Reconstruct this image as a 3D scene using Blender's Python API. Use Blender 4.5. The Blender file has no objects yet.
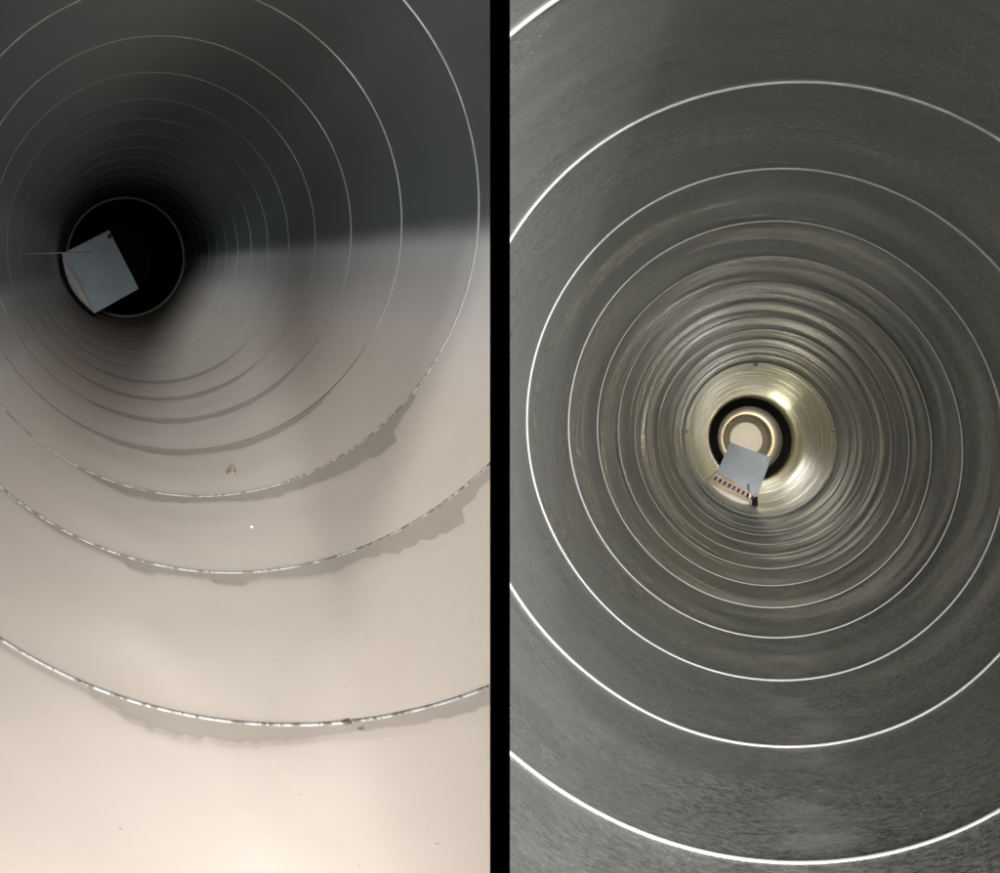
import bpy, bmesh, math, random
from mathutils import Matrix, Vector, noise

random.seed(7)
sc = bpy.context.scene
COL = sc.collection

# ------------------------------------------------------------------ camera
F = 1400.0                       # focal length in picture pixels (picture 1000 wide)
CX, CY = 500.0, 436.5
EYE = Vector((0.0, 0.0, 1.2))
cam_data = bpy.data.cameras.new("camera")
cam_data.sensor_width = 36.0
cam_data.lens = 36.0 * F / 1000.0
cam_data.clip_start = 0.01
cam_data.clip_end = 100.0
cam = bpy.data.objects.new("camera", cam_data)
COL.objects.link(cam)
cam.location = EYE
cam.rotation_euler = (math.radians(90), 0, 0)
sc.camera = cam

# ------------------------------------------------------------------ world
world = bpy.data.worlds.new("World")
sc.world = world
world.use_nodes = True
world.node_tree.nodes["Background"].inputs[0].default_value = (0.55, 0.62, 0.7, 1)
world.node_tree.nodes["Background"].inputs[1].default_value = 0.02

vs = sc.view_settings
vs.view_transform = 'Standard'
vs.look = 'None'
vs.exposure = 0.0
vs.gamma = 1.0
vs.use_curve_mapping = False
sc.cycles.max_bounces = 6
sc.cycles.diffuse_bounces = 3
sc.cycles.glossy_bounces = 3
sc.cycles.adaptive_threshold = 0.02
sc.cycles.sample_clamp_indirect = 4.0
sc.cycles.use_denoising = True

# ------------------------------------------------------------------ duct frames
R = 0.2                          # duct radius, metres

def cam2world(v):                # (right, down, forward) -> world
    return Vector((v[0], v[2], -v[1]))

class Duct:
    def __init__(s, u, v, a, b, pitch, phase, e1, e2, kind):
        d = Vector(((u - CX) / F, (v - CY) / F, 1.0)).normalized()
        ex = Vector((0, 1, 0)).cross(d).normalized()
        ey = d.cross(ex)
        s.ex, s.ey, s.d = ex, ey, d
        s.a, s.b, s.pitch, s.phase, s.e1, s.e2, s.kind = a, b, pitch, phase, e1, e2, kind
        X, Y, Z = cam2world(ex), cam2world(ey), cam2world(d)
        o = EYE + (X * a + Y * b) * R
        s.M = Matrix(((X.x, Y.x, Z.x, o.x), (X.y, Y.y, Z.y, o.y), (X.z, Y.z, Z.z, o.z), (0, 0, 0, 1)))
    def theta(s, tau):
        return 2 * math.pi * tau - math.pi if s.kind == 'L' else -math.pi / 2 - 2 * math.pi * tau
    def rad(s, th):              # slightly out-of-round section, unit radius
        c, n = math.cos(th), math.sin(th)
        return 1.0 / math.sqrt((1 + s.e1) * c * c + (1 - s.e1) * n * n + 2 * s.e2 * c * n)
    def wav(s, th, z):           # gentle oil-canning of the sheet
        return (0.0022 if s.kind == 'L' else 0.0028) * noise.noise(Vector((1.8 * math.cos(th), 1.8 * math.sin(th), z * 0.9 + (0 if s.kind == 'L' else 40))))
    def pt(s, th, z, k=1.0):     # z in radii -> local metres
        r = (s.rad(th) + s.wav(th, z)) * R * k
        dx = -0.0115 * R * max(0.0, z - 17.0) if s.kind == 'R' else 0.0   # far pieces sit a little out of line
        return Vector((r * math.cos(th) + dx, r * math.sin(th), z * R))
    def pix(s, p):               # local point -> picture pixel
        w = s.M @ p - EYE
        return CX + F * w.x / w.y, CY - F * w.z / w.y
    def at(s, x, y, z):          # picture pixel at axial depth z radii -> local point
        r = Vector(((x - CX) / F, (y - CY) / F, 1.0))
        rx, ry, rz = r.dot(s.ex), r.dot(s.ey), r.dot(s.d)
        t = z / rz
        return Vector(((rx * t - s.a) * R, (ry * t - s.b) * R, z * R))
    def on_wall(s, x, y):        # picture pixel -> (theta, z) on the wall
        z = 1.3
        while z < 60:
            p = s.at(x, y, z)
            th = math.atan2(p.y, p.x)
            if math.hypot(p.x, p.y) >= s.rad(th) * R:
                return th, z
            z += 0.01
        return 0, 20

DL = Duct(104.9154, 265.7337, 0.3502, -0.1532, 1.4012, 2.9714, 0.0434, 0.0208, 'L')
DR = Duct(755.8427, 439.0132, 0.0676, -0.0005, 1.2856, 2.7674, 0.0264, -0.0404, 'R')

# ------------------------------------------------------------------ lamps
def lamp(name, kind, D, local, target, power, size, color, spot=None):
    l = bpy.data.lights.new(name, kind)
    l.energy = power
    l.color = color
    if kind == 'AREA':
        l.shape = 'RECTANGLE'; l.size, l.size_y = size
    else:
        l.shadow_soft_size = size
    if kind == 'SPOT':
        l.spot_size = spot; l.spot_blend = 0.4
    o = bpy.data.objects.new(name, l)
    COL.objects.link(o)
    p = D.M @ (Vector(local) * R); t = D.M @ (Vector(target) * R)
    o.location = p
    o.rotation_euler = (t - p).to_track_quat('-Z', 'Y').to_euler()
    return o

# wide room light behind the eye, high and to the left: falls down into the open mouths
lamp("room_light", 'AREA', DL, (-1.4, -2.0, -10), (0.0, 0.2, 4), 330, (1.1, 0.55), (1.0, 0.975, 0.96))
lamp("dusty_fill_spot", 'SPOT', DL, (-4.0, -2.1, -34), (-0.85, 0.0, 1.2), 14500, 0.3, (0.93, 0.98, 1.0), math.radians(3.2))  # unseen narrow spot added to brighten the dusty duct's depth
# unseen spot added far behind the camera to light the clean duct evenly
lamp("clean_fill_spot", 'SPOT', DR, (0.9, -0.9, -24), (0.6, 0.0, 3), 3900, 0.44, (1.0, 0.98, 0.95), math.radians(6.4))
# small lamp added beside the lens to brighten the nearest dust
lamp("near_fill", 'POINT', DL, (-0.55, -0.1, 0.1), (0, 0, 1), 6.0, 0.05, (1.0, 0.955, 0.945))
# unseen end lamps: warm glow of the clean duct's end, plus added fills
lamp("unseen_end_lamp", 'POINT', DR, (0.2, -0.5, 31), (0, 0, 0), 0.5, 0.03, (1.0, 0.95, 0.62))
lamp("unseen_end_lamp", 'POINT', DR, (0.3, 0.35, 28), (0, 0, 0), 0.3, 0.03, (0.97, 0.98, 0.95))  # white fill added to brighten the deep lower wall
lamp("unseen_end_lamp", 'POINT', DR, (-0.2, -0.2, 45), (0, 0, 0), 1.5, 0.03, (1.0, 0.92, 0.74))
lamp("unseen_end_lamp", 'POINT', DR, (-0.35, -0.75, 57), (0, 0, 0), 3.4, 0.03, (1.0, 0.97, 0.92))  # added behind the inner rim to brighten the end cap

# ------------------------------------------------------------------ materials
def new_mat(name):
    m = bpy.data.materials.new(name)
    m.use_nodes = True
    nt = m.node_tree
    for n in list(nt.nodes):
        nt.nodes.remove(n)
    out = nt.nodes.new('ShaderNodeOutputMaterial')
    b = nt.nodes.new('ShaderNodeBsdfPrincipled')
    nt.links.new(b.outputs[0], out.inputs[0])
    return m, nt, b

class NG:                        # tiny node-graph helper
    def __init__(s, nt):
        s.nt = nt
        s.tc = nt.nodes.new('ShaderNodeTexCoord')
    def set(s, n, i, v):
        if isinstance(v, bpy.types.NodeSocket):
            s.nt.links.new(v, n.inputs[i])
        else:
            n.inputs[i].default_value = v
    def math(s, op, a, b=0.0, c=0.0):
        n = s.nt.nodes.new('ShaderNodeMath'); n.operation = op
        s.set(n, 0, a); s.set(n, 1, b); s.set(n, 2, c)
        return n.outputs[0]
    def xyz(s):
        n = s.nt.nodes.new('ShaderNodeSeparateXYZ')
        s.nt.links.new(s.tc.outputs['Object'], n.inputs[0])
        return n.outputs
    def comb(s, x, y, z):
        n = s.nt.nodes.new('ShaderNodeCombineXYZ')
        s.set(n, 0, x); s.set(n, 1, y); s.set(n, 2, z)
        return n.outputs[0]
    def noise(s, vec, scale, detail=3.0, rough=0.55, dist=0.0):
        n = s.nt.nodes.new('ShaderNodeTexNoise')
        s.set(n, 'Vector', vec); s.set(n, 'Scale', scale); s.set(n, 'Detail', detail)
        s.set(n, 'Roughness', rough); s.set(n, 'Distortion', dist)
        return n.outputs['Fac']
    def ramp(s, f, a, b, lo=0.0, hi=1.0, smooth=True):
        n = s.nt.nodes.new('ShaderNodeMapRange')
        if smooth: n.interpolation_type = 'SMOOTHSTEP'
        s.set(n, 0, f); s.set(n, 1, a); s.set(n, 2, b); s.set(n, 3, lo); s.set(n, 4, hi)
        return n.outputs[0]
    def mix(s, f, a, b):
        n = s.nt.nodes.new('ShaderNodeMix'); n.data_type = 'RGBA'
        for i, v in ((0, f), (6, a), (7, b)):
            if isinstance(v, tuple): v = (*v, 1.0)
            s.set(n, i, v)
        return n.outputs[2]
    def bump(s, h, strength, dist=0.001):
        n = s.nt.nodes.new('ShaderNodeBump')
        s.set(n, 'Strength', strength); s.set(n, 'Distance', dist); s.set(n, 'Height', h)
        return n.outputs[0]
    def polar(s):                # (theta, z) of the duct frame, seamless
        x, y, z = s.xyz()
        return x, y, z, s.math('ARCTAN2', y, x)

def dusty_wall():
    m, nt, b = new_mat("dusty_galvanised_sheet")
    g = NG(nt)
    x, y, z, th = g.polar()
    obj = g.tc.outputs['Object']
    blot = g.noise(obj, 9.0, 4.0)
    h = g.math('ADD', g.math('DIVIDE', y, R), g.math('MULTIPLY', g.math('SUBTRACT', blot, 0.5), 0.03))
    h = g.math('ADD', h, g.math('MULTIPLY', g.math('DIVIDE', x, R), 0.17))
    cover = g.ramp(h, 0.06, 0.22)
    thick = g.ramp(h, 0.2, 0.8)
    thin_streak_c = g.mix(g.noise(obj, 30.0, 5.0), (0.58, 0.59, 0.595), (0.64, 0.645, 0.65))  # thin grey dust, paled to carry the light streak along the side
    thick_c = g.mix(g.noise(obj, 14.0, 6.0), (0.565, 0.5, 0.435), (0.64, 0.575, 0.51))
    dust = g.mix(thick, thin_streak_c, thick_c)
    metal = g.mix(g.noise(obj, 6.0, 4.0), (0.155, 0.188, 0.2), (0.235, 0.262, 0.27))
    yr, xr = g.math('DIVIDE', y, R), g.math('DIVIDE', x, R)
    pale_patch = g.math('MULTIPLY', g.math('MULTIPLY', g.ramp(xr, -0.82, -0.93), g.ramp(yr, -0.36, -0.12)), g.ramp(g.noise(obj, 5.0, 3.0), 0.3, 0.5))  # paler bluish patch on the left side of the wall
    metal = g.mix(g.math('MULTIPLY', pale_patch, 0.8), metal, (0.44, 0.48, 0.5))
    col = g.mix(cover, metal, dust)
    g.set(b, 'Base Color', col)
    g.set(b, 'Metallic', g.ramp(cover, 0.0, 1.0, 0.45, 0.04))
    g.set(b, 'Roughness', g.ramp(thick, 0.0, 0.8, 0.33, 0.8))
    g.set(b, 'Specular IOR Level', 0.35)
    g.set(b, 'Normal', g.bump(g.noise(obj, 160.0, 4.0), 0.12, 0.0006))
    return m

def dust_mat():
    m, nt, b = new_mat("settled_beige_dust")
    g = NG(nt)
    x, y, z, th = g.polar()
    obj = g.tc.outputs['Object']
    blot = g.noise(obj, 9.0, 4.0)
    h = g.math('ADD', g.math('DIVIDE', y, R), g.math('MULTIPLY', g.math('SUBTRACT', blot, 0.5), 0.03))
    h = g.math('ADD', h, g.math('MULTIPLY', g.math('DIVIDE', x, R), 0.17))
    thick = g.ramp(h, 0.2, 0.8)
    thin_streak_c = g.mix(g.noise(obj, 30.0, 5.0), (0.58, 0.59, 0.595), (0.64, 0.645, 0.65))
    thick_c = g.mix(g.noise(obj, 14.0, 6.0), (0.565, 0.5, 0.435), (0.64, 0.575, 0.51))
    col = g.mix(thick, thin_streak_c, thick_c)
    sp = g.noise(obj, 420.0, 1.0)
    sp2 = g.noise(obj, 55.0, 1.0)
    speck = g.math('MULTIPLY', g.ramp(sp, 0.72, 0.76), g.ramp(sp2, 0.56, 0.64))
    col = g.mix(g.math('MULTIPLY', speck, 0.55), col, (0.2, 0.16, 0.12))
    at = nt.nodes.new('ShaderNodeAttribute'); at.attribute_name = "edge"
    wob = g.math('ADD', at.outputs['Fac'], g.math('MULTIPLY', g.math('SUBTRACT', g.noise(obj, 180.0, 3.0), 0.5), 0.003))
    bare = g.mix(g.noise(obj, 40.0, 3.0), (0.39, 0.345, 0.295), (0.45, 0.4, 0.345))
    col = g.mix(g.ramp(wob, 0.0, 0.0042, 1.0, 0.0), col, bare)
    g.set(b, 'Base Color', col)
    g.set(b, 'Roughness', 0.9)
    g.set(b, 'Specular IOR Level', 0.15)
    g.set(b, 'Normal', g.bump(g.noise(obj, 220.0, 3.0), 0.06, 0.0006))
    return m

def bared_mat():
    m, nt, b = new_mat("thinly_dusted_sheet")
    g = NG(nt)
    obj = g.tc.outputs['Object']
    col = g.mix(g.noise(obj, 40.0, 3.0), (0.39, 0.345, 0.295), (0.45, 0.4, 0.345))
    g.set(b, 'Base Color', col)
    g.set(b, 'Roughness', 0.75)
    g.set(b, 'Specular IOR Level', 0.2)
    return m

def dusty_seam():
    m, nt, b = new_mat("dusty_seam_metal")
    g = NG(nt)
    x, y, z, th = g.polar()
    n = g.noise(g.comb(g.math('MULTIPLY', th, 14.0), g.math('MULTIPLY', z, 6.0), 0.0), 2.2, 4.0, 0.7)
    low = g.ramp(g.math('DIVIDE', y, R), 0.1, 0.7)
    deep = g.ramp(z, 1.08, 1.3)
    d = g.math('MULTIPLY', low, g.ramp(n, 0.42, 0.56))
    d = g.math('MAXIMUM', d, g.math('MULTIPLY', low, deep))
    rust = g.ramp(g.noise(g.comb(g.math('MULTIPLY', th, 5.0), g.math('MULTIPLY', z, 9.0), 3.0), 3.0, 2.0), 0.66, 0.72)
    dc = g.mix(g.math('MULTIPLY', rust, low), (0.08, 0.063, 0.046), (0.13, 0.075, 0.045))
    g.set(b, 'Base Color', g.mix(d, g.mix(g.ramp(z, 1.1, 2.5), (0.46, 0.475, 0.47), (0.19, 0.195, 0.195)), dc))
    g.set(b, 'Metallic', g.ramp(d, 0.0, 1.0, 0.55, 0.0))
    g.set(b, 'Roughness', g.ramp(d, 0.0, 1.0, 0.38, 0.9))
    return m

def clean_wall():
    m, nt, b = new_mat("clean_galvanised_sheet")
    g = NG(nt)
    x, y, z, th = g.polar()
    obj = g.tc.outputs['Object']
    streak = g.noise(g.comb(g.math('MULTIPLY', x, 9.0), g.math('MULTIPLY', y, 9.0), g.math('MULTIPLY', z, 110.0)), 1.0, 5.0, 0.6, 0.4)
    scuff = g.noise(g.comb(g.math('MULTIPLY', x, 200.0), g.math('MULTIPLY', y, 200.0), g.math('MULTIPLY', z, 290.0)), 1.0, 4.0, 0.75, 0.7)
    blot = g.noise(obj, 7.0, 4.0, 0.6)
    side = g.math('ADD', g.math('MULTIPLY', g.math('DIVIDE', x, R), 0.85), g.math('MULTIPLY', g.math('DIVIDE', y, R), 0.45))
    worn = g.math('MULTIPLY', g.ramp(side, -0.3, 0.6, 0.3, 1.0), g.ramp(blot, 0.3, 0.62, 0.5, 1.0))
    tone = g.mix(blot, (0.31, 0.325, 0.305), (0.38, 0.388, 0.37))
    tone = g.mix(g.ramp(streak, 0.3, 0.7, 0.0, 0.35), tone, (0.42, 0.42, 0.41))
    u = g.math('MULTIPLY', th, R)
    def hatch(c, n, off):        # fine scratches running one way across the sheet
        p = g.math('ADD', g.math('MULTIPLY', u, c), g.math('MULTIPLY', z, n))
        q = g.math('SUBTRACT', g.math('MULTIPLY', z, c), g.math('MULTIPLY', u, n))
        return g.noise(g.comb(g.math('MULTIPLY', p, 45.0), g.math('MULTIPLY', q, 520.0), off), 1.0, 2.0, 0.6)
    h1, h2 = hatch(0.86, 0.5, 0.0), hatch(0.8, -0.6, 4.0)
    crack = g.math('MULTIPLY', g.ramp(scuff, 0.5, 0.41), worn)
    lit = g.math('MULTIPLY', g.ramp(scuff, 0.54, 0.64), worn)
    scr = g.math('MULTIPLY', g.math('MAXIMUM', g.ramp(h1, 0.6, 0.72), g.ramp(h2, 0.6, 0.72)), worn)
    scd = g.math('MULTIPLY', g.math('MAXIMUM', g.ramp(h1, 0.4, 0.3), g.ramp(h2, 0.4, 0.3)), worn)
    col = g.mix(g.math('MULTIPLY', crack, 0.8), tone, (0.1, 0.1, 0.098))
    col = g.mix(g.math('MULTIPLY', lit, 0.7), col, (0.68, 0.66, 0.63))
    col = g.mix(g.math('MULTIPLY', scd, 0.7), col, (0.12, 0.12, 0.12))
    col = g.mix(g.math('MULTIPLY', scr, 0.6), col, (0.66, 0.64, 0.61))
    # sheen along the duct floor, painted in as a paler band
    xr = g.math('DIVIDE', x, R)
    sheen_track = g.math('MULTIPLY', g.math('MULTIPLY', g.ramp(xr, -0.1, 0.08), g.ramp(xr, 0.3, 0.12)), g.math('MULTIPLY', g.ramp(y, 0.0, 0.1), g.ramp(g.noise(obj, 22.0, 3.0), 0.35, 0.65)))
    col = g.mix(g.math('MULTIPLY', sheen_track, 0.55), col, (0.72, 0.7, 0.67))
    spk = g.math('MULTIPLY', g.ramp(g.noise(obj, 620.0, 1.0), 0.63, 0.68), g.ramp(g.noise(obj, 16.0, 2.0), 0.5, 0.62))
    col = g.mix(g.math('MULTIPLY', spk, 0.75), col, (0.8, 0.8, 0.8))
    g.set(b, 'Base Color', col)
    g.set(b, 'Metallic', 0.5)
    pol = g.noise(g.comb(g.math('MULTIPLY', x, 3.5), g.math('MULTIPLY', y, 3.5), g.math('MULTIPLY', z, 14.0)), 1.0, 3.0, 0.6)
    g.set(b, 'Roughness', g.math('ADD', g.ramp(pol, 0.3, 0.7, 0.2, 0.38), g.math('MULTIPLY', worn, 0.12)))
    g.set(b, 'Normal', g.bump(streak, 0.12, 0.0008))
    return m

def simple(name, col, rough=0.5, metal=0.0, spec=0.5, var=0.12, scale=60.0, bump=0.1):
    m, nt, b = new_mat(name)
    g = NG(nt)
    obj = g.tc.outputs['Object']
    n = g.noise(obj, scale, 4.0)
    lo = tuple(c * (1 - var) for c in col); hi = tuple(min(1, c * (1 + var)) for c in col)
    g.set(b, 'Base Color', g.mix(n, lo, hi))
    g.set(b, 'Roughness', rough); g.set(b, 'Metallic', metal); g.set(b, 'Specular IOR Level', spec)
    if bump: g.set(b, 'Normal', g.bump(n, bump, 0.0008))
    return m

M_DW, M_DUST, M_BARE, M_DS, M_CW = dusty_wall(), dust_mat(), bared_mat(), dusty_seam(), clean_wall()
M_CS = simple("bright_seam_metal", (0.5, 0.492, 0.48), 0.4, 0.35, 0.5, 0.05)
M_BLACK = simple("divider_bar_black", (0.0, 0.0, 0.0), 1.0, 0.0, 0.0, 0.0, bump=0)
M_GASKET = simple("black_rubber", (0.012, 0.012, 0.012), 0.8, 0.0, 0.2)
M_PLATE = simple("zinc_plate", (0.7, 0.755, 0.8), 0.34, 0.4, 0.5, 0.16, 22)
M_DULL = simple("dull_blue_grey_plate", (0.42, 0.485, 0.53), 0.5, 0.15, 0.4, 0.16, 22)
M_PALE = simple("pale_foil_edge", (0.75, 0.72, 0.72), 0.6)
M_PINK = simple("pink_foam", (0.88, 0.76, 0.72), 0.85, 0, 0.2, 0.15, 120, 0.3)
M_NOTCH = simple("notched_brown_strip", (0.55, 0.4, 0.37), 0.6, 0, 0.3)
M_ROD = simple("wire_metal", (0.7, 0.69, 0.66), 0.35, 0.7)
M_RIM = simple("dull_rim_metal", (0.3, 0.26, 0.235), 0.5, 0.4)
def end_metal():
    m, nt, b = new_mat("end_duct_metal")
    g = NG(nt)
    x, y, z, th = g.polar()
    st = g.noise(g.comb(g.math('MULTIPLY', x, 4.0), g.math('MULTIPLY', y, 4.0), g.math('MULTIPLY', z, 22.0)), 1.0, 4.0, 0.65)
    g.set(b, 'Base Color', g.mix(g.ramp(st, 0.3, 0.7), (0.32, 0.3, 0.165), (0.64, 0.59, 0.36)))  # yellow of the warm end light put into the metal colour
    g.set(b, 'Metallic', 0.65)
    g.set(b, 'Roughness', g.ramp(st, 0.3, 0.7, 0.26, 0.44))
    g.set(b, 'Normal', g.bump(st, 0.5, 0.004))
    return m
M_ENDT = end_metal()
M_JOINT = simple("dull_joint_metal", (0.1, 0.1, 0.09), 0.5, 0.5)
M_CREAM = simple("cream_lining", (0.7, 0.64, 0.5), 0.6, 0.1)
M_CAP = simple("pale_end_cap", (0.74, 0.7, 0.62), 0.8, 0, 0.2, 0.1, 25)
M_LEAF = simple("brown_fleck", (0.14, 0.098, 0.07), 0.9, 0, 0.1, 0.5, 500)
M_RUST = simple("rust_fleck", (0.12, 0.08, 0.06), 0.9, 0, 0.1, 0.3, 500)
M_CRUMB = simple("grey_crumb", (0.18, 0.16, 0.14), 0.9, 0, 0.1)
M_WHITE = simple("white_fleck", (0.85, 0.85, 0.85), 0.5)
M_DARK = simple("near_black_shade", (0.03, 0.03, 0.03), 0.7, 0.2)  # shade painted in: unlit end of the dusty duct; also dark notches

# ------------------------------------------------------------------ building helpers
def empty(name, D, label, cat):
    o = bpy.data.objects.new(name, None)
    COL.objects.link(o)
    o.empty_display_size = 0.05
    if D is not None: o.matrix_world = D.M
    o["label"] = label; o["category"] = cat
    return o

def islands(bm):
    bm.verts.index_update(); bm.verts.ensure_lookup_table()
    seen, out = set(), []
    for v in bm.verts:
        if v.index in seen: continue
        st, comp = [v], []
        seen.add(v.index)
        while st:
            w = st.pop(); comp.append(w)
            for e in w.link_edges:
                x = e.other_vert(w)
                if x.index not in seen: seen.add(x.index); st.append(x)
        if len(comp) > 3: out.append(comp)
    return out

def link(name, bm, mat, parent=None, smooth=True, recalc=False, split=False):
    if recalc: bmesh.ops.recalc_face_normals(bm, faces=bm.faces)
    if split:                    # pieces cut apart by the divider bar become parts of their own
        isl = islands(bm)
        if len(isl) > 1:
            for keep in isl:
                b2 = bm.copy(); b2.verts.ensure_lookup_table()
                ks = set(v.index for v in keep)
                bmesh.ops.delete(b2, geom=[v for v in b2.verts if v.index not in ks], context='VERTS')
                link(name, b2, mat, parent, smooth)
            bm.free(); return None
    me = bpy.data.meshes.new(name)
    bm.to_mesh(me); bm.free()
    if smooth:
        me.polygons.foreach_set("use_smooth", [True] * len(me.polygons))
    me.materials.append(mat)
    o = bpy.data.objects.new(name, me)
    COL.objects.link(o)
    if parent is not None: o.parent = parent
    return o

ZMOUTH = 1.2                     # both ducts open this many radii ahead of the eye
HALF = 0.5 * 20.0 / F * (1.24 * R)   # half thickness of the divider bar

def clip(bm, D, zend=None):
    """cut at the mouth, at the far end and against the divider bar"""
    def bis(co, no):
        bmesh.ops.bisect_plane(bm, geom=bm.verts[:] + bm.edges[:] + bm.faces[:], plane_co=co, plane_no=no, clear_outer=True)
    bis((0, 0, ZMOUTH * R), (0, 0, -1))
    if zend: bis((0, 0, zend * R), (0, 0, 1))
    inv = D.M.inverted()
    n = Vector((1, 0, 0)) if D.kind == 'L' else Vector((-1, 0, 0))
    co = EYE - n * HALF
    bis(inv @ co, (inv.to_3x3() @ n))

def grid(bm, pts):
    vs_ = [[bm.verts.new(p) for p in row] for row in pts]
    for i in range(len(vs_) - 1):
        for j in range(len(vs_[0]) - 1):
            bm.faces.new((vs_[i][j], vs_[i][j + 1], vs_[i + 1][j + 1], vs_[i + 1][j]))
    return vs_

def bands_bm(D, k0, k1, zend, nt=160, nv=8):
    bm = bmesh.new()
    n = nt * (k1 - k0)
    rows, outr = [], []
    for i in range(n + 1):
        tau = k0 + i / nt
        th = D.theta(tau)
        zz = [D.phase + D.pitch * (tau + j / nv) for j in range(nv + 1)]
        rows.append([D.pt(th, z) for z in zz])
        outr.append([D.pt(th, z, 1.006) for z in (zz[0], zz[-1])])
    grid(bm, rows); grid(bm, outr)
    clip(bm, D, zend)
    return bm

def seam_bm(D, k0, k1, zend, hgt, wid, nt=200, ns=8):
    bm = bmesh.new()
    rows = []
    for i in range(nt * (k1 - k0) + 1):
        tau = k0 + i / nt
        th = D.theta(tau)
        zc = D.phase + D.pitch * tau
        row = []
        for j in range(ns + 1):
            a = math.pi * j / ns
            z = zc + wid * math.cos(a) / R
            p = D.pt(th, z)
            rad = Vector((p.x, p.y, 0)).normalized()
            row.append(p - rad * (hgt * math.sin(a) - 0.0002))
        rows.append(row)
    grid(bm, rows)
    clip(bm, D, zend)
    return bm

def tube_bm(D, z0, z1, k0=1.0, k1=None, nt=96, nz=6, out=0.0):
    k1 = k1 or k0
    bm = bmesh.new()
    rows = []
    for j in range(nz + 1):
        f = j / nz
        rows.append([D.pt(2 * math.pi * i / nt, z0 + (z1 - z0) * f, (k0 + (k1 - k0) * f)) for i in range(nt + 1)])
    grid(bm, rows)
    bmesh.ops.remove_doubles(bm, verts=bm.verts, dist=1e-6)
    return bm

def ring_bm(D, z, r0, r1, depth, nt=96):
    """flat annulus with depth: section rectangle swept round the axis"""
    bm = bmesh.new()
    rows = []
    for i in range(nt + 1):
        th = 2 * math.pi * i / nt
        rows.append([D.pt(th, z, r0), D.pt(th, z, r1), D.pt(th, z + depth, r1), D.pt(th, z + depth, r0), D.pt(th, z, r0)])
    grid(bm, rows)
    bmesh.ops.remove_doubles(bm, verts=bm.verts, dist=1e-6)
    return bm

def torus_bm(D, z, k, rr, nt=120, ns=8):
    bm = bmesh.new()
    rows = []
    for i in range(nt + 1):
        th = 2 * math.pi * i / nt
        c = D.pt(th, z, k); rad = Vector((math.cos(th), math.sin(th), 0))
        rows.append([c + rad * rr * math.cos(2 * math.pi * j / ns) + Vector((0, 0, rr * math.sin(2 * math.pi * j / ns))) for j in range(ns + 1)])
    grid(bm, rows)
    bmesh.ops.remove_doubles(bm, verts=bm.verts, dist=1e-6)
    return bm

def disc_bm(D, z, k, nt=64):
    bm = bmesh.new()
    bm.faces.new([bm.verts.new(D.pt(2 * math.pi * i / nt, z, k)) for i in range(nt)])
    bm2 = bmesh.ops.extrude_face_region(bm, geom=bm.faces[:])
    bmesh.ops.translate(bm, vec=(0, 0, 0.004), verts=[v for v in bm2['geom'] if isinstance(v, bmesh.types.BMVert)])
    return bm

def slab_bm(quad, thick, nrm=None, cuts=0):
    """a plate with the four given corners, extruded away by thick"""
    bm = bmesh.new()
    n = nrm or (quad[1] - quad[0]).cross(quad[3] - quad[0]).normalized()
    a = [bm.verts.new(p) for p in quad]
    b_ = [bm.verts.new(p + n * thick) for p in quad]
    bm.faces.new(a); bm.faces.new(b_[::-1])
    for i in range(len(quad)):
        j = (i + 1) % len(quad)
        bm.faces.new((a[j], a[i], b_[i], b_[j]))
    bmesh.ops.recalc_face_normals(bm, faces=bm.faces)
    return bm

def bowed_plate(quad, thick, bow, n=10):
    bm = bmesh.new()
    nrm = (quad[1] - quad[0]).cross(quad[3] - quad[0]).normalized()
    rows, back = [], []
    for i in range(n + 1):
        v = i / n
        l, r = quad[0].lerp(quad[3], v), quad[1].lerp(quad[2], v)
        rows.append([l.lerp(r, j / n) - nrm * bow * (math.sin(math.pi * v * 0.5) ** 2 + 0.35 * math.sin(math.pi * j / n)) for j in range(n + 1)])
    f = grid(bm, rows)
    e = bmesh.ops.extrude_face_region(bm, geom=bm.faces[:])
    bmesh.ops.translate(bm, vec=nrm * thick, verts=[v for v in e['geom'] if isinstance(v, bmesh.types.BMVert)])
    bmesh.ops.recalc_face_normals(bm, faces=bm.faces)
    return bm

def bevel(bm, w, seg=2):
    bmesh.ops.bevel(bm, geom=bm.edges[:], offset=w, segments=seg, affect='EDGES', profile=0.5)
    return bm

def rod_bm(pts, r, ns=8):
    bm = bmesh.new()
    rows = []
    for i, p in enumerate(pts):
        t = (pts[min(i + 1, len(pts) - 1)] - pts[max(i - 1, 0)]).normalized()
        u = t.orthogonal().normalized(); v = t.cross(u)
        rows.append([p + (u * math.cos(2 * math.pi * j / ns) + v * math.sin(2 * math.pi * j / ns)) * r for j in range(ns)])
    vv = [[bm.verts.new(p) for p in row] for row in rows]
    for i in range(len(vv) - 1):
        for j in range(ns):
            bm.faces.new((vv[i][j], vv[i][(j + 1) % ns], vv[i + 1][(j + 1) % ns], vv[i + 1][j]))
    bm.faces.new(vv[0][::-1]); bm.faces.new(vv[-1])
    return bm

def build_spiral(D, root, zend, far, mats, hgt, wid):
    k = int(math.floor((ZMOUTH - D.phase) / D.pitch)) - 1
    first = True
    while D.phase + D.pitch * k < zend:
        near = D.phase + D.pitch * k < far
        k1 = k + 1 if near else int(math.ceil((zend - D.phase) / D.pitch)) + 1
        bm = bands_bm(D, k, k1, zend)
        if len(bm.faces) > 4:
            o = link("wall_band" if near else "far_wall", bm, mats[0], root)
        else: bm.free()
        bm = seam_bm(D, k, k1, zend, hgt, wid)
        if len(bm.faces) > 4:
            o = link("lock_seam" if near else "far_lock_seam", bm, mats[1], root, split=near)
            if not near: o["kind"] = "stuff"
        else: bm.free()
        k = k1

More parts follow.
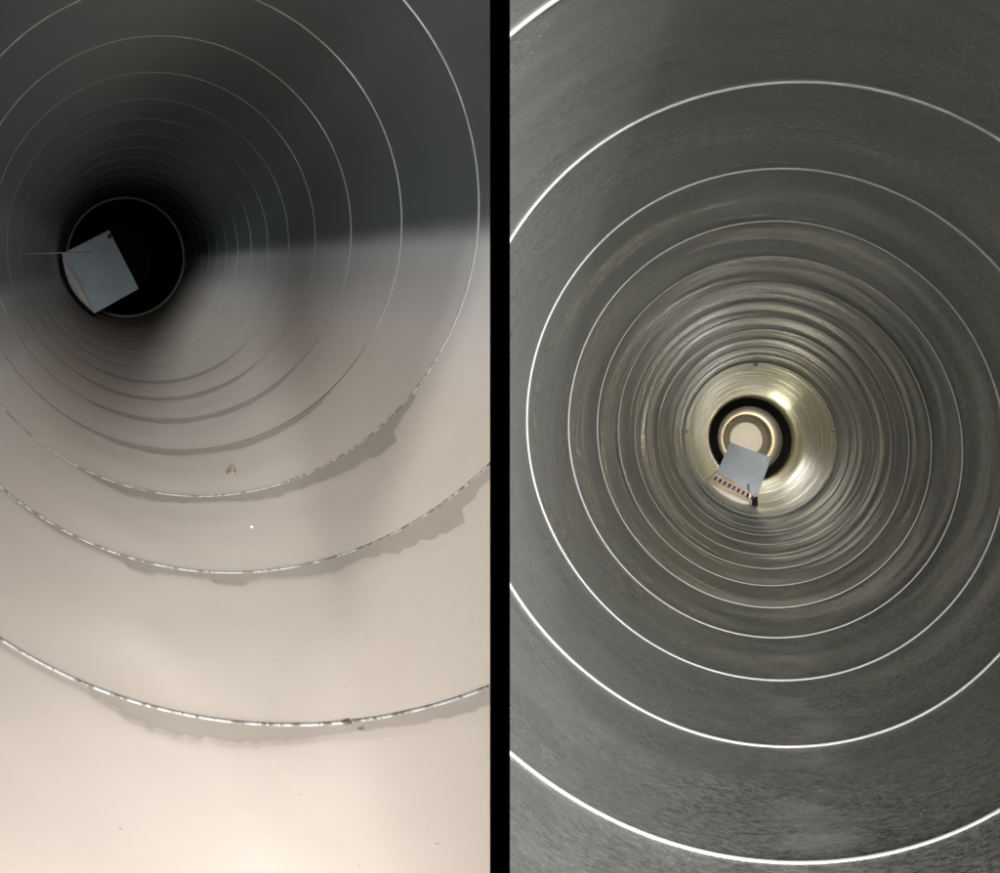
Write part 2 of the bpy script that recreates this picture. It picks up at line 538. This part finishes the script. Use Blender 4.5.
# ------------------------------------------------------------------ black bar dividing two views, added as a plate between the ducts
def divider_bar():
    y0, y1, zz = 1.24 * R, 6.2 * R, 1.3 * R
    quad = [Vector((-HALF, y0, EYE.z - zz)), Vector((-HALF, y1, EYE.z - zz)), Vector((-HALF, y1, EYE.z + zz)), Vector((-HALF, y0, EYE.z + zz))]
    bm = slab_bm(quad, 2 * HALF, Vector((1, 0, 0)))
    o = link("divider_bar_plate", bm, M_BLACK, None, smooth=False)
    o["label"] = "black dividing bar between the two views, built as an upright plate"
    o["category"] = "divider"
    return o
divider_bar()

# ------------------------------------------------------------------ dusty duct
dusty = empty("spiral_duct", DL, "spiral-seamed metal duct with beige dust covering its lower half", "duct")
build_spiral(DL, dusty, 25.0, 13.0, (M_DW, M_DS), 0.0011, 0.0016)
link("end_rim", torus_bm(DL, 25.0, 0.985, 0.005), M_RIM, dusty)
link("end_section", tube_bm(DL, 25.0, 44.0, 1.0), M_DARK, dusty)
link("end_cap", disc_bm(DL, 44.0, 1.0), M_DARK, dusty, smooth=False, recalc=True)  # near-black disc standing in for the unlit end

# dust blankets: one on each turn near the eye, slumped back from the seam in lobes
GAPS = {
    -1: [(60, 0), (85, 0.5), (100, 7), (118, 12), (128, 18), (150, 20), (180, 23), (205, 20), (228, 22), (252, 18), (275, 15), (300, 12), (330, 9), (352, 10), (372, 9), (400, 12), (430, 14), (460, 16), (480, 15), (500, 8), (540, 0)],
    0: [(0, 0), (28, 1), (60, 3), (100, 3), (122, 4), (132, 10), (148, 11), (160, 6), (185, 4), (206, 5), (214, 10), (235, 11), (250, 7), (262, 5), (285, 9), (310, 12), (335, 13), (352, 9), (372, 14), (392, 18), (420, 22), (440, 24), (450, 14), (470, 10), (490, 8), (520, 0)],
    1: [(70, 0), (80, 1), (110, 6), (130, 9), (150, 8), (170, 7), (195, 5), (225, 5), (240, 7), (265, 10), (285, 9), (310, 11), (330, 13), (352, 15), (376, 19), (384, 10), (398, 6), (420, 2), (440, 0)],
    2: [(60, 0), (85, 1), (130, 4), (176, 5), (210, 3.5), (240, 5), (300, 4), (340, 0)],
    3: [(80, 0), (100, 2), (140, 3.5), (176, 4), (205, 3), (230, 4), (270, 2.5), (300, 0)],
    4: [(70, 0), (95, 2), (130, 3), (165, 2.5), (200, 3.5), (230, 2.5), (265, 0)],
    5: [(80, 0), (100, 1.5), (140, 2.5), (190, 3), (215, 2), (245, 0)],
}
def interp(tab, x):
    if x <= tab[0][0]: return tab[0][1]
    for (a, va), (b, vb) in zip(tab, tab[1:]):
        if x <= b:
            f = (x - a) / (b - a); f = f * f * (3 - 2 * f)
            return va + (vb - va) * f
    return tab[-1][1]

def dust_strip(n, tab):
    """the turn that ends (towards the depth) at seam n: from seam n-1 to seam n"""
    D = DL
    bm = bmesh.new(); bb = bmesh.new()
    rows, bare, edges_ = [], [], []
    lay = bm.verts.layers.float.new('edge')
    nt, nv = 520, 16
    for i in range(nt + 1):
        psi = 0.75 + (i / nt - 0.5) * 0.29       # bottom of the duct is psi = 0.75
        edge = min(1.0, 6 * min(i / nt, 1 - i / nt))
        edge = edge * edge * (3 - 2 * edge)
        th = D.theta(n + psi)
        zs = D.phase + D.pitch * (n + psi)
        px, _ = D.pix(D.pt(th, zs))
        gp = interp(tab, px)
        gp *= 1 + 0.22 * noise.noise(Vector((px * 0.09, n * 7.0, 0))) + 0.06 * noise.noise(Vector((px * 0.35, n * 7.0, 5)))
        gz = max(0.0, gp) * zs * zs / F
        z1 = zs - 0.0012 / R - gz
        z0 = zs - D.pitch + 0.0024 / R
        row = []
        for j in range(nv + 1):
            f = j / nv
            z = z0 + (z1 - z0) * (1 - (1 - f) ** 2.2)
            t = (0.0007 + 0.0003 * noise.noise(Vector((th * 6, z * 3, n)))) * edge
            t *= min(1.0, 0.25 + 4 * f)
            t *= min(1.0, abs(z1 - z) * R / 0.008)
            row.append(D.pt(th, z, 1 - max(t, 0.0003) / R))
        rows.append(row)
        edges_.append([abs(z1 * R - p.z) if gp > 0.6 else 0.02 for p in row])
        zb0 = zs - 0.0010 / R - gz * 1.15 - 0.004
        bare.append([D.pt(th, zb0 + (zs - zb0) * j / 3, 1 - 0.00025 / R) for j in range(4)])
    for vr, er in zip(grid(bm, rows), edges_):
        for v, e in zip(vr, er): v[lay] = e
    grid(bb, bare)
    clip(bm, D); clip(bb, D)
    o = link("dust_layer", bm, M_DUST, dusty)
    o["label"] = "pale beige dust layer with a lobed edge"
    o = link("bared_strip", bb, M_BARE, dusty)
    o["label"] = "darker strip beside the seam where dust has slumped away"
for n, tab in GAPS.items():
    dust_strip(n, tab)

# small things lying in the dust
def fleck(name, D, x, y, size, mat, label, lift=0.0012, flat=0.5, seed=1):
    th, z = D.on_wall(x, y)
    zz = z * R / F                      # metres per pixel there
    c = D.pt(th, z); rad = Vector((math.cos(th), math.sin(th), 0)); tan = Vector((-math.sin(th), math.cos(th), 0)); ax = Vector((0, 0, 1))
    bm = bmesh.new()
    bmesh.ops.create_icosphere(bm, subdivisions=2, radius=1.0)
    s = size * zz * 0.5
    for v in bm.verts:
        k = 1 + 0.95 * noise.noise(v.co * 1.4 + Vector((seed * 3.1, 0, 0)))
        q = v.co * k
        v.co = c - rad * (lift * 0.6 + s * flat * (q.z + 0.6)) + tan * s * q.x + ax * (s * q.y * 1.6)
    o = link(name, bm, mat, None, smooth=False, recalc=True)
    o.matrix_world = D.M
    o["label"] = label; o["category"] = "debris"
    return o
fleck("debris_flake", DL, 231, 474, 8.5, M_LEAF, "brown crumpled flake lying on the beige dust", flat=0.7, seed=2)
fleck("debris_flake", DL, 252, 529, 2.2, M_WHITE, "tiny white speck lying on the beige dust", flat=0.8, seed=5)
fleck("rust_crumb", DL, 347, 725.5, 10, M_RUST, "rusty brown crumb stuck on the dusty seam", lift=0.0016, flat=0.22, seed=3)
fleck("debris_flake", DL, 361, 731, 6, M_CRUMB, "small grey crumb below the rusty crumb on the seam", flat=0.25, seed=8)

# ------------------------------------------------------------------ clean duct
clean = empty("spiral_duct", DR, "clean bare grey spiral-seamed metal duct with bright seams and lit end", "duct")
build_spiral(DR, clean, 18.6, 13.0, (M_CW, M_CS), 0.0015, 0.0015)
link("end_section", tube_bm(DR, 18.6, 35.0, 0.985, nz=24), M_ENDT, clean)
link("joint_edge", ring_bm(DR, 18.6, 0.988, 1.01, 0.03), M_JOINT, clean, smooth=False, recalc=True)
link("gasket", ring_bm(DR, 35.0, 0.80, 1.0, 0.4), M_GASKET, clean, smooth=False, recalc=True)
link("reduced_section", tube_bm(DR, 35.0, 54.0, 0.80), M_CREAM, clean)
link("inner_rim", ring_bm(DR, 54.0, 0.62, 1.16, 0.05), M_CREAM, clean, smooth=False, recalc=True)
link("added_lamp_chamber", tube_bm(DR, 54.05, 60.0, 1.15), M_CAP, clean)  # added tube around the hidden lamp that brightens the cap
link("end_cap", disc_bm(DR, 60.0, 1.2), M_CAP, clean, smooth=False, recalc=True)
for px, py in ((691, 432), (822, 431), (757, 372)):
    th, z = DR.on_wall(px, py)
    z = 18.8
    bm = bmesh.new()
    bmesh.ops.create_uvsphere(bm, u_segments=10, v_segments=6, radius=0.006)
    bmesh.ops.translate(bm, verts=bm.verts, vec=DR.pt(th, z, 0.975))
    link("screw", bm, M_ROD, clean)

# ------------------------------------------------------------------ flaps at the branch openings
def P(D, x, y, z): return D.at(x, y, z)

flap = empty("deflector_flap", DL, "square grey metal flap with pale edge inside the dusty duct", "flap")
q = [P(DL, 62, 254, 20.8), P(DL, 109, 230, 20.95), P(DL, 138, 289, 20.95), P(DL, 93, 314, 20.8)]
plate = link("plate", bowed_plate(q, 0.003, 0.01), M_DULL, flap, smooth=False)
edge = []
for i in range(9):
    f = i / 8
    x, y = 62 + 31 * f, 256 + 56 * f
    bul = 7.5 * math.sin(math.pi * f)
    edge.append((x, y, bul))
bm = bmesh.new()
rows = [[P(DL, x + 3.5 * math.sin(math.pi * min(1, f2 * 1.0)) , y, 20.5), P(DL, x - b_ * 0.35, y + b_ * 0.35, 20.47), P(DL, x - b_ * 0.8, y + b_ * 0.6, 20.49)] for (x, y, b_), f2 in zip(edge, [i / 8 for i in range(9)])]
grid(bm, rows)
r_ = bmesh.ops.extrude_face_region(bm, geom=bm.faces[:])
bmesh.ops.translate(bm, vec=(0, 0, 0.006), verts=[v for v in r_['geom'] if isinstance(v, bmesh.types.BMVert)])
link("pale_edge", bm, M_PALE, flap, recalc=True)
bm = bmesh.new()
c = P(DL, 109.5, 236.5, 20.9)
link("slot", bevel(slab_bm([c + Vector(v) for v in ((-0.005, -0.006, 0), (0.004, -0.008, 0), (0.006, 0.004, 0), (-0.003, 0.006, 0))], 0.003, Vector((0, 0, -1))), 0.0008), M_GASKET, plate, smooth=False)
link("protruding_wire", rod_bm([P(DL, 22, 254, 12.3), P(DL, 58, 253, 12.3), P(DL, 92, 252, 12.4)], 0.0010), M_RIM, dusty)
link("hinge_bracket", rod_bm([P(DL, 60.5, 257, 20.75), P(DL, 63, 272, 20.75), P(DL, 72, 291, 20.75), P(DL, 83, 306, 20.75), P(DL, 94, 316, 20.7)], 0.0075), M_GASKET, flap)
def rivet(D, x, y, z, r, mat):
    bm = bmesh.new()
    bmesh.ops.create_uvsphere(bm, u_segments=10, v_segments=6, radius=r)
    bmesh.ops.translate(bm, verts=bm.verts, vec=D.at(x, y, z))
    link("rivet", bm, mat, plate)
for f in (0.15, 0.5, 0.85):
    rivet(DL, 68 + 31 * f, 256 + 56 * f, 20.74, 0.0016, M_GASKET)
link("scratch", rod_bm([P(DL, 103, 296, 20.78), P(DL, 107, 292.5, 20.79)], 0.0008), M_ROD, plate)
link("corner_clip", rod_bm([P(DL, 91, 311, 20.3), P(DL, 93.5, 317, 20.3)], 0.0035), M_GASKET, flap)

flap = empty("deflector_flap", DR, "grey metal flap with notched strip and pink foam inside the clean duct", "flap")
q = [P(DR, 730, 443, 21.8), P(DR, 771, 458, 21.8), P(DR, 756, 497, 21.55), P(DR, 716, 475, 21.55)]
plate = link("plate", bowed_plate(q, 0.003, 0.016), M_PLATE, flap, smooth=False)
a0, a1 = Vector((711.5, 479.0)), Vector((753.0, 501.0))
b0, b1 = Vector((715.0, 474.5)), Vector((756.0, 496.0))
strip = link("notched_strip", slab_bm([P(DR, *b0, 21.33), P(DR, *b1, 21.33), P(DR, *a1, 21.3), P(DR, *a0, 21.3)], 0.004), M_NOTCH, flap, smooth=False)
for i in range(9):
    f = (i + 0.35) / 9; g_ = f + 0.045
    lo0, lo1 = a0.lerp(a1, f), a0.lerp(a1, g_); hi0, hi1 = b0.lerp(b1, f), b0.lerp(b1, g_)
    m0, m1 = lo0.lerp(hi0, 0.8), lo1.lerp(hi1, 0.8)
    n0, n1 = lo0.lerp(hi0, 0.1), lo1.lerp(hi1, 0.1)
    link("notch", slab_bm([P(DR, *m0, 21.27), P(DR, *m1, 21.27), P(DR, *n1, 21.26), P(DR, *n0, 21.26)], 0.003), M_GASKET if i % 2 else M_DARK, strip, smooth=False)
rows = []
for i in range(11):
    f = i / 10
    u = Vector((708.5, 482.5)).lerp(Vector((752.0, 503.5)), f)
    w = 7.5 * math.sin(math.pi * f) ** 0.8
    rows.append([P(DR, u.x, u.y, 21.2), P(DR, u.x - 0.25 * w, u.y + 0.55 * w, 21.17), P(DR, u.x - 0.4 * w, u.y + 1.0 * w, 21.2)])
bm = bmesh.new(); grid(bm, rows)
r_ = bmesh.ops.extrude_face_region(bm, geom=bm.faces[:])
bmesh.ops.translate(bm, vec=(0, 0, 0.012), verts=[v for v in r_['geom'] if isinstance(v, bmesh.types.BMVert)])
link("foam_lip", bm, M_PINK, flap, recalc=True)
link("side_wire", rod_bm([P(DR, 706, 482, 21.0), P(DR, 711, 477, 21.2), P(DR, 717, 471, 21.5)], 0.0016), M_ROD, flap)
link("side_wire", rod_bm([P(DR, 748.5, 484, 21.0), P(DR, 750, 497, 21.0), P(DR, 750.5, 509, 21.0)], 0.0022), M_ROD, flap)
link("hinge_block", bevel(slab_bm([P(DR, 752, 498, 21.3), P(DR, 757, 496, 21.3), P(DR, 757, 508, 21.2), P(DR, 751.5, 508, 21.2)], 0.01), 0.001), M_GASKET, flap, smooth=False)
link("foot_wire", rod_bm([P(DR, 757.5, 506, 21.0), P(DR, 757, 515, 21.0)], 0.0018), M_ROD, flap)

for x, y in ((733.2, 446.5), (767.5, 459.5)):
    rivet(DR, x, y, 21.76, 0.003, M_RIM)
link("hem", rod_bm([P(DR, 730, 443, 21.79), P(DR, 771, 458, 21.79)], 0.002), M_PLATE, plate)
link("hem", rod_bm([P(DR, 771, 458, 21.79), P(DR, 757.5, 493, 21.56)], 0.002), M_PLATE, plate)
